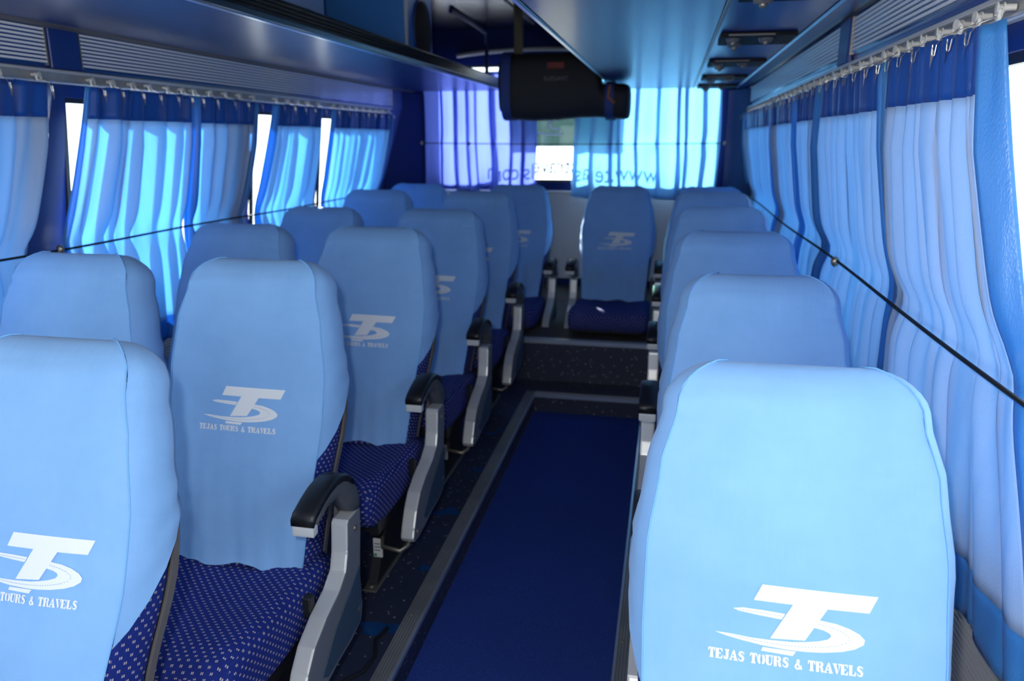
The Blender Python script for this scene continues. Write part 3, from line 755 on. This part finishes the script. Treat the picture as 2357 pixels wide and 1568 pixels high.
# --- logo
def logo_mesh(ldx=0.0):
    U = .246 / 1990
    polys = []                                  # 2D polygons in photo units
    polys.append([(820, 200), (2190, 213), (2090, 418), (1600, 418), (1345, 822), (935, 846), (1190, 408), (722, 403)])
    polys.append([(475, 535), (600, 512), (850, 516), (1105, 530), (1062, 602), (800, 583), (560, 560)])
    polys.append([(1512, 560), (1700, 582), (1860, 625), (1980, 680), (2045, 742), (2030, 800), (1930, 860), (1780, 905), (1560, 940), (1350, 955), (1150, 957), (850, 942), (600, 912), (400, 880), (270, 849),
                  (450, 850), (700, 866), (950, 866), (1200, 858), (1345, 840), (1500, 812), (1610, 778), (1650, 740), (1630, 705), (1560, 675), (1447, 656)])
    polys.append([(850, 962), (1245, 967), (1205, 1022), (830, 1007)])
    def stroke(pts, w_):
        L_, Rr = [], []
        n = len(pts)
        for i, (x, y) in enumerate(pts):
            a = pts[max(i - 1, 0)]; b = pts[min(i + 1, n - 1)]; d = Vector((b[0] - a[0], b[1] - a[1])).normalized()
            ww = w_[i] if isinstance(w_, list) else w_
            L_.append((x - d.y * ww / 2, y + d.x * ww / 2)); Rr.append((x + d.y * ww / 2, y - d.x * ww / 2))
        return L_ + Rr[::-1]
    def rc(x0, y0, x1, y1): return [(x0, y0), (x1, y0), (x1, y1), (x0, y1)]
    def arc(cx_, cy_, rx, ry, a0, a1, n=8): return [(cx_ + rx * math.cos(math.radians(lerp(a0, a1, i / n))), cy_ + ry * math.sin(math.radians(lerp(a0, a1, i / n)))) for i in range(n + 1)]
    G = {
        'T': [[(0, 1), (.86, 1), (.86, .66), (.78, .66), (.70, .86), (.60, .86), (.60, .14), (.68, .12), (.68, 0), (.18, 0), (.18, .12), (.26, .14), (.26, .86), (.16, .86), (.08, .66), (0, .66)]],
        'E': [rc(.02, 0, .40, 1), [(.45, 1), (.82, 1), (.84, .68), (.76, .68), (.66, .88), (.45, .88)], rc(.45, .44, .62, .58), [(.45, 0), (.84, 0), (.86, .36), (.78, .36), (.66, .13), (.45, .13)]],
        'J': [[(.22, 1), (.74, 1), (.74, .88), (.66, .86), (.66, .25), (.58, .06), (.40, 0), (.20, .02), (.08, .12), (.08, .30), (.18, .36), (.28, .28), (.28, .14), (.34, .14), (.34, .86), (.22, .88)]],
        'A': [[(.40, 1), (.58, 1), (.92, .12), (.98, .12), (.98, 0), (.50, 0), (.50, .12), (.58, .12)], [(.36, .92), (.44, .70), (.20, .12), (.30, .12), (.30, 0), (-.02, 0), (-.02, .12), (.06, .12)], rc(.26, .26, .54, .38)],
        'S': [stroke([(.72, .70), (.70, .86), (.46, .93), (.22, .84), (.18, .68), (.36, .56), (.54, .46), (.66, .30), (.58, .12), (.38, .06), (.14, .14), (.08, .32)], [.08, .12, .16, .24, .30, .30, .30, .30, .24, .16, .12, .08])],
        'O': [stroke(arc(.38, .5, .25, .42, 98, 262), [.12, .22, .3, .32, .34, .32, .3, .22, .12]), stroke(arc(.52, .5, .25, .42, -82, 82), [.12, .22, .3, .32, .34, .32, .3, .22, .12])],
        'U': [[(0, 1), (.5, 1), (.5, .88), (.42, .86), (.42, .25), (.50, .14), (.50, 0), (.34, .01), (.16, .10), (.08, .28), (.08, .86), (0, .88)], [(.58, 1), (.94, 1), (.94, .88), (.86, .86), (.86, .3), (.76, .08), (.56, 0), (.56, .14), (.68, .22), (.74, .36), (.74, .86), (.58, .88)]],
        'R': [rc(.02, 0, .40, 1), [(.45, 1), (.66, 1), (.86, .90), (.90, .74), (.84, .58), (.70, .52), (.84, .42), (.86, .16), (.92, .14), (.98, .2), (.98, .08), (.88, 0), (.68, 0), (.58, .12), (.56, .42), (.45, .46), (.45, .58), (.56, .62), (.60, .74), (.54, .88), (.45, .90)]],
        'V': [[(-.02, 1), (.46, 1), (.46, .88), (.38, .88), (.60, .28), (.54, .02), (.42, .02), (.04, .88), (-.02, .88)], [(.60, 1), (.94, 1), (.94, .88), (.88, .88), (.62, .12), (.66, .42), (.72, .88), (.60, .88)]],
        'L': [rc(.06, 0, .42, 1), rc(0, .9, .05, 1), rc(.43, .9, .5, 1), [(.46, 0), (.84, 0), (.86, .42), (.78, .42), (.66, .13), (.46, .13)]],
        '&': [stroke([(.84, .42), (.74, .18), (.52, .04), (.26, .06), (.12, .24), (.22, .44), (.46, .58), (.58, .74), (.50, .90), (.36, .90), (.28, .76), (.40, .54), (.62, .26), (.88, .04)], [.08, .12, .16, .22, .24, .2, .14, .14, .14, .14, .16, .22, .24, .2])],
    }
    x = 200.0; tw = 1840.0; txt = 'TEJAS TOURS & TRAVELS'
    adv = {' ': .55, 'A': 1.0, '&': 1.05, 'J': .80, 'U': 1.0, 'R': 1.02}
    tot = sum(adv.get(c, .92) for c in txt); cw = tw / tot
    for c in txt:
        for p in G.get(c, []): polys.append([(x + q[0] * cw, 1170 - q[1] * 122) for q in p])
        x += adv.get(c, .92) * cw
    bm = bmesh.new()
    for p in polys:
        vv = [bm.verts.new(((q[0] - 1190) * U, (690 - q[1]) * U, 0)) for q in p]
        f = bm.faces.new(vv); f.material_index = 0
    bmesh.ops.triangulate(bm, faces=bm.faces[:])
    for _ in range(4):
        lg = [e for e in bm.edges if e.calc_length() > .016]
        if not lg: break
        bmesh.ops.subdivide_edges(bm, edges=lg, cuts=1); bmesh.ops.triangulate(bm, faces=bm.faces[:])
    nmain = set(bm.verts)
    # dotted centre line of the road
    mid = [(560, 538), (1080, 562), None, (1500, 605), (1650, 632), (1780, 672), (1850, 715), (1870, 750), (1830, 795), (1740, 835), (1600, 868), (1400, 893), (1200, 905), (950, 905), (700, 888), (450, 864)]
    seg = []
    for a, b in zip(mid, mid[1:]):
        if a and b:
            n = max(1, int(math.hypot(b[0] - a[0], b[1] - a[1]) / 34))
            for i in range(n):
                p = Vector((lerp(a[0], b[0], i / n), lerp(a[1], b[1], i / n))); d = Vector((b[0] - a[0], b[1] - a[1])).normalized(); seg.append((p, d))
    for p, d in seg:
        q = [p + d * 20 + Vector((-d.y, d.x)) * 4, p + Vector((-d.y, d.x)) * 4, p - Vector((-d.y, d.x)) * 4, p + d * 20 - Vector((-d.y, d.x)) * 4]
        f = bm.faces.new([bm.verts.new(((a.x - 1190) * U, (690 - a.y) * U, 1)) for a in q]); f.material_index = 1
    s0 = .503
    for v in bm.verts:
        a, b, lv = v.co; a += ldx
        s_ = s0 + b / LB; w_ = wS(s_); p = front_pt(a / (seamS(s_) * w_), s_, 0, .0065 + (.0014 if lv < .5 else .0021), 1); v.co = p
    bm.normal_update()
    for f in bm.faces:
        if f.normal.y > 0: f.normal_flip()
    return bmesh_me(bm)
def cushion_me():
    rows = []
    # side profile of the cushion top and underside, swept across the width with rounded sides
    top = [(.10, .385), (.05, .40), (0, .405), (-.08, .402), (-.18, .405), (-.28, .418), (-.36, .425), (-.41, .418), (-.445, .395), (-.455, .36), (-.445, .32), (-.42, .295)]
    bot = [(-.36, .285), (-.2, .275), (0, .27), (.10, .28)]
    ring = top + bot; cy, cz = -.15, .345
    for xn, k, lift in ((-1.0, .55, 0), (-.99, .80, 0), (-.95, .95, .004), (-.85, 1, .012), (-.7, 1, .008), (-.4, 1, 0), (0, 1, -.004), (.4, 1, 0), (.7, 1, .008), (.85, 1, .012), (.95, .95, .004), (.99, .80, 0), (1.0, .55, 0)):
        rows.append([(xn * .245, y if k == 1 else lerp(cy, y, .5 + .5 * k) if k < 1 else y, lerp(cz, z, k) + (lift if i < 9 else 0)) for i, (y, z) in enumerate(ring)])
    V = [p for r in rows for p in r]; n = len(ring); F = []
    for i in range(len(rows) - 1):
        for j in range(n): F.append((i * n + j, (i + 1) * n + j, (i + 1) * n + (j + 1) % n, i * n + (j + 1) % n))
    F.append(tuple(range(n))); F.append(tuple(reversed([(len(rows) - 1) * n + j for j in range(n)])))
    me = bpy.data.meshes.new('cushion'); me.from_pydata(V, [], F); me.update(); boxuv(me); return me
FR = [(.115, .50), (.118, .548), (.10, .556), (.04, .556), (.032, .548), (.022, .47), (.006, .425), (-.04, .395), (-.12, .37), (-.19, .335), (-.232, .29), (-.262, .235), (-.275, .205), (-.262, .188), (-.225, .184), (-.16, .19), (-.07, .205), (.02, .21), (.085, .225), (.10, .27), (.092, .33), (.102, .42)]
def frame_me(sg):
    me = prism(FR, 'x', sg * .245, sg * .292, .0065, 2)
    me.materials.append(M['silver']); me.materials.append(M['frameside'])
    for p in me.polygons: p.material_index = 1 if abs(p.normal.x) > .95 else 0  # sideways faces get a darker grey than the silver front
    return me
def inlay_me(sg):
    p = [(.088, .30), (.085, .40), (.02, .36), (-.08, .31), (-.17, .235), (-.14, .215), (.0, .225), (.07, .235)]
    return prism(p, 'x', sg * .2925, sg * .2955, .001)
def arm_me(sg):
    # curved arm body: list of (y, ztop, zbottom)
    st = [(-.145, .660, .630), (-.11, .678, .640), (-.07, .690, .652), (-.03, .694, .650), (.01, .688, .640), (.045, .672, .600), (.07, .655, .566), (.098, .628, .558), (.110, .600, .558)]
    bm = bmesh.new(); rings = []
    for y, a, b in st:
        x0, x1 = sg * .243, sg * .296; c = (x0 + x1) / 2
        rings.append([bm.verts.new(p) for p in ((lerp(c, x0, .85), y, b), (x0, y, lerp(b, a, .3)), (x0, y, lerp(b, a, .8)), (lerp(c, x0, .8), y, a), (lerp(c, x1, .8), y, a), (x1, y, lerp(b, a, .8)), (x1, y, lerp(b, a, .3)), (lerp(c, x1, .85), y, b))])
    for A, B in zip(rings, rings[1:]):
        for k in range(8): bm.faces.new((A[k], A[(k + 1) % 8], B[(k + 1) % 8], B[k]))
    bm.faces.new(rings[0]); bm.faces.new(rings[-1][::-1]); bmesh.ops.recalc_face_normals(bm, faces=bm.faces); return bmesh_me(bm)
def pad_me(sg):
    st = [(-.165, .664), (-.152, .676), (-.11, .692), (-.07, .703), (-.03, .707), (.01, .701), (.045, .686), (.074, .664)]
    bm = bmesh.new(); rings = []
    for i, (y, a) in enumerate(st):
        x0, x1 = sg * .240, sg * .299; c = (x0 + x1) / 2; h = .020
        if i == 0: h = .022
        rings.append([bm.verts.new(p) for p in ((x0, y, a - h), (x0, y, a - .006), (lerp(c, x0, .75), y, a), (lerp(c, x1, .75), y, a), (x1, y, a - .006), (x1, y, a - h))])
    for A, B in zip(rings, rings[1:]):
        for k in range(6): bm.faces.new((A[k], A[(k + 1) % 6], B[(k + 1) % 6], B[k]))
    bm.faces.new(rings[0]); bm.faces.new(rings[-1][::-1]); bmesh.ops.recalc_face_normals(bm, faces=bm.faces); return bmesh_me(bm)
def tip_me(sg): return boxme(*sorted((sg * .242, sg * .297)), -.166, -.140, .616, .6415, .006, 2)
def knob_me(sg):
    bm = bmesh.new(); addbox(bm, *sorted((sg * .222, sg * .2445)), -.112, -.082, .355, .412); return bmesh_me(bm, bev=.004)
def rivet_me(): 
    bm = bmesh.new(); bmesh.ops.create_uvsphere(bm, u_segments=12, v_segments=8, radius=.009); bmesh.ops.scale(bm, vec=(.5, 1, 1), verts=bm.verts); return bmesh_me(bm)
def under_me(): 
    bm = bmesh.new(); addbox(bm, -.21, .21, -.36, -.33, .245, .275); addbox(bm, -.21, .21, -.02, .03, .235, .275); addbox(bm, -.225, -.195, -.36, .06, .235, .28); addbox(bm, .195, .225, -.36, .06, .235, .28); return bmesh_me(bm)
def leg_me(x, h0):
    bm = bmesh.new()
    poly = [(-.30, h0 + .010), (-.02, h0 + .010), (.0, .24), (-.16, .24)]
    for f in (poly,):
        A = [bm.verts.new((x - .016, y, z)) for y, z in f]; B = [bm.verts.new((x + .016, y, z)) for y, z in f]
        bm.faces.new(A); bm.faces.new(B[::-1])
        for i in range(4): bm.faces.new((A[i], B[i], B[(i + 1) % 4], A[(i + 1) % 4]))
    bmesh.ops.recalc_face_normals(bm, faces=bm.faces); return bmesh_me(bm)
def foot_me(x, h0): return boxme(x - .026, x + .026, -.335, .03, h0 + .0025, h0 + .0105, .002)
def bracket_me(sg):
    bm = bmesh.new(); x = sg * .268
    addtube(bm, [(x - sg * .09, -.262, .196), (x - sg * .085, -.285, .172), (x - sg * .02, -.29, .166), (x, -.27, .176), (x, -.245, .19)], .008, 8)
    bmesh.ops.recalc_face_normals(bm, faces=bm.faces); return bmesh_me(bm)
def clip_me(sg): return boxme(*sorted((sg * .236, sg * .252)), .075, .10, .10, .20, .003)

SM = {}
def sm(key, fn, mt, smooth=True):
    if key not in SM:
        me = fn()
        for k in (mt if isinstance(mt, (list, tuple)) else [mt]): me.materials.append(M[k])
        if smooth: me.polygons.foreach_set('use_smooth', [True] * len(me.polygons))
        SM[key] = me
    return SM[key]
def seat(x, y, label, arms=(1,), lean=20.0, zoff=None, wide=1.0, h0=0.0, rotz=0.0, name='coach_seat', lift=0.0, ldx=0.0):
    z = fz(y) if zoff is None else zoff
    e = empty(name, (x, y, z), label, 'seat', 'covered coach seats'); e.rotation_euler.z = rotz
    e.scale = (wide, 1, 1)
    hk = 'h%.2f' % h0
    hl = (0, 0, .395); hr = (-math.radians(lean), 0, 0)
    dz = (0, 0, lift)
    ob('cushion', sm('cushion', cushion_me, 'uphol'), 'uphol', e, dz)
    hl = (0, 0, .395 + lift)
    b = ob('backrest', sm('back', backrest_me, 'uphol'), 'uphol', e, hl, hr)
    ob('back_shell', sm('shell', shell_me, 'shell', False), 'shell', e, hl, hr)
    c = ob('seat_cover', sm('cfront', cover_front_me, 'cover'), 'cover', e, hl, hr)
    c['label'] = 'light blue cloth cover'
    ob('cover_hood', sm('cside', cover_side_me, 'cover'), 'cover', c)
    ob('seam', sm('seam', seam_me, 'seam'), 'seam', c)
    ob('printed_logo', sm('logo%.2f' % ldx, lambda: logo_mesh(ldx), ['print', 'print_dash'], False), 'print', c)
    if lift: ob('plinth', sm('plinth', lambda: boxme(-.2, .2, -.34, .04, .002, .03, .004), 'legblk', False), 'legblk', e)
    else: ob('under_frame', sm('under', under_me, 'legblk', False), 'legblk', e, dz)
    for xx in (() if lift else (-.17, .17)):
        ob('leg', sm('leg%.2f%s' % (xx, hk), lambda: leg_me(xx, h0), 'legblk', False), 'legblk', e)
        ob('foot_plate', sm('foot%.2f%s' % (xx, hk), lambda: foot_me(xx, h0), 'steel', False), 'steel', e)
        for yy in (-.31, .005):
            ob('bolt', sm('rivet', rivet_me, 'steel'), 'steel', e, (xx, yy, h0 + .012), (0, math.pi / 2, 0))
    for sg in arms:
        k = str(sg); az = (.022 if sg > 0 else 0, 0, lift - .020)
        f = ob('side_frame', sm('frame' + k, lambda: frame_me(sg), [], False), 'silver', e, az)
        ob('side_inlay', sm('inlay' + k, lambda: inlay_me(sg), 'inlay', False), 'inlay', f)
        for yy, zz in ((.075, .515), (.065, .275), (-.235, .215)):
            ob('rivet', sm('rivet', rivet_me, 'steel'), 'steel', f, (sg * .2935, yy, zz))
        a = ob('armrest', sm('arm' + k, lambda: arm_me(sg), 'grey_pl'), 'grey_pl', e, az)
        ob('arm_pad', sm('pad' + k, lambda: pad_me(sg), 'black'), 'black', a)
        ob('arm_tip', sm('tip' + k, lambda: tip_me(sg), 'tip', False), 'tip', a)
        if not lift: ob('recline_lever', sm('knob' + k, lambda: knob_me(sg), 'black', False), 'black', e, az)
        ob('footrest_bracket', sm('brk' + k, lambda: bracket_me(sg), 'steel'), 'steel', e, az)
    cl = ob('shell_clip', sm('clip', lambda: clip_me(1), 'shell', False), 'shell', e, hl, hr)
    return e
WD = {1: 'first', 2: 'second', 3: 'third', 4: 'fourth', 5: 'fifth'}
rowsL = {5: (.87, 20), 4: (1.645, 16), 3: (2.455, 21), 2: (3.25, 25), 1: (4.06, 22)}
for n, (y, ln) in rowsL.items():
    seat(-1.095, y, 'blue-covered aisle seat with one armrest, %s row ahead of the rear seats, paired side' % WD[n], (1,) if n < 5 else (), ln, wide=1.0 if n < 5 else .92, ldx=0 if n < 5 else .04)
    seat(-1.665 - (.05 if n < 3 else 0), y, 'blue-covered window seat beside the curtains, %s row ahead of the rear seats, paired side' % WD[n], (), ln)
rowsR = {5: (.955, 21), 4: (1.70, 19), 3: (2.52, 20), 2: (3.33, 20), 1: (4.12, 20)}
for n, (y, ln) in rowsR.items():
    seat(.218 if n == 5 else .235, y, 'blue-covered single seat, %s row ahead of the rear seats' % WD[n], (-1,) if n < 5 else (), ln, wide=.94 if n == 4 else 1.0)
YR = 4.98
zr = ZS
LR = -.215
for x, arms, lb in ((-1.78, (), 'blue-covered rear-row seat in the paired-side corner'), (-1.04, (1,), 'blue-covered rear-row seat next to the pale rib wall gap, paired side'),
                    (-.335, (-1, 1), 'blue-covered rear-row seat with two armrests facing the aisle'), (.27, (), 'blue-covered rear-row seat in the single-side corner')):
    seat(x, YR, lb, arms, 25, zoff=zr, h0=0.0, lift=-.262)

# label cards on seat legs
for y, n in ((2.455, 3), (3.25, 2)):
    e = empty('paper_tag', (-.925, y - .12, fz(y) + .13), 'white paper tag on an aisle seat leg, %s row ahead of the rear' % WD[n], 'tag', 'paper tags on seat legs')
    part('card', boxme(-.9325, -.90, y - .262, y - .256, fz(y) + .095, fz(y) + .165, .001), 'label', e)
    part('green_mark', boxme(-.93, -.92, y - .2635, y - .2622, fz(y) + .099, fz(y) + .109), 'green', e)
    for k in range(3): part('print_line', boxme(-.928, -.907, y - .2635, y - .2622, fz(y) + .121 + k * .012, fz(y) + .124 + k * .012), 'greyprint', e)
# loose black strap on the platform floor
tag(ob('loose_strap', tubeme([(-.85, 1.66, fz(1.66) + .012), (-.835, 1.72, fz(1.7) + .006), (-.80, 1.76, fz(1.76) + .006), (-.79, 1.83, fz(1.8) + .006), (-.815, 1.90, fz(1.9) + .006), (-.80, 1.96, fz(1.9) + .01)], .006, 8), 'cord', smooth=True), 'black strap lying curled on the speckled platform beside the nosing', 'strap')

# ------------------------------------------------------------------ bag hanging under the ceiling at the rear
BY = 5.22
bagE = empty('hanging_bag', (-.72, BY, 2.02), 'black roll bag with blue straps hung between the luggage shelves', 'bag')
inv = Matrix.Translation(-Vector(bagE.location))
rows = []
xs = [-1.135, -1.13, -1.11, -1.07, -1.0, -.9, -.75, -.6, -.5, -.47, -.44, -.41, -.36, -.32, -.295, -.285, -.28]
for i, x in enumerate(xs):
    top = 2.045 if x < -.49 else 1.85
    bot = 1.632 + .012 * math.sin(x * 9); k = 1
    if i == 0 or i == len(xs) - 1: k = .55
    elif i == 1 or i == len(xs) - 2: k = .80
    elif i == 2 or i == len(xs) - 3: k = .93
    cz, hz = (top + bot) / 2, (top - bot) / 2 * k
    ring = []
    for j in range(28):
        a = 2 * math.pi * j / 28; c, s_ = math.cos(a), math.sin(a)
        ex = .62
        ring.append((x, BY + .17 * k * math.copysign(abs(c) ** ex, c) + .006 * math.sin(7 * x + j), cz + hz * math.copysign(abs(s_) ** ex, s_)))
    rows.append(ring)
bmb = gridme(rows, close=True); b2 = bmesh.new(); b2.from_mesh(bmb); b2.verts.ensure_lookup_table(); n = 28
b2.faces.new([b2.verts[j] for j in range(n)]); b2.faces.new([b2.verts[(len(xs) - 1) * n + j] for j in range(n)][::-1])
bmesh.ops.recalc_face_normals(b2, faces=b2.faces)
o = ob('body', bmesh_me(b2), 'bag', bagE, smooth=True); o.matrix_parent_inverse = inv
def strap(x, w_, top, nm='strap'):
    bm = bmesh.new(); A = []; bot = 1.63
    for j in range(29):
        a = 2 * math.pi * j / 28; c, s_ = math.cos(a), math.sin(a); cz, hz = (top + bot) / 2, (top - bot) / 2 + .006
        p = (BY + .178 * math.copysign(abs(c) ** .62, c), cz + hz * math.copysign(abs(s_) ** .62, s_))
        A.append((bm.verts.new((x - w_ / 2, *p)), bm.verts.new((x + w_ / 2, *p))))
    for P_, Q_ in zip(A, A[1:]): bm.faces.new((P_[0], P_[1], Q_[1], Q_[0]))
    bmesh.ops.recalc_face_normals(bm, faces=bm.faces); bmesh.ops.solidify(bm, geom=bm.faces[:], thickness=.003)
    o = ob(nm, bmesh_me(bm), 'strap', bagE); o.matrix_parent_inverse = inv
strap(-1.075, .062, 2.05); strap(-.405, .055, 1.856)
for nm, me, mt in (('red_patch', boxme(-.80, -.69, BY - .192, BY - .176, 1.935, 1.975, .002), 'red'), ('carry_hook', boxme(-1.05, -.99, BY - .03, BY + .0, 2.04, ZC - .0005, .006), 'hook')):
    o = ob(nm, me, mt, bagE); o.matrix_parent_inverse = inv
o = ob('orange_tag', tubeme([(-.40, BY - .19, 1.83), (-.41, BY - .195, 1.76), (-.37, BY - .195, 1.725)], .009, 6), 'orange', bagE); o.matrix_parent_inverse = inv
o = ob('grey_lettering', text_me('ELEGANT', .036), 'greyprint', bagE, (-.745, BY - .181, 1.865), (math.pi / 2, 0, 0)); o.matrix_parent_inverse = inv
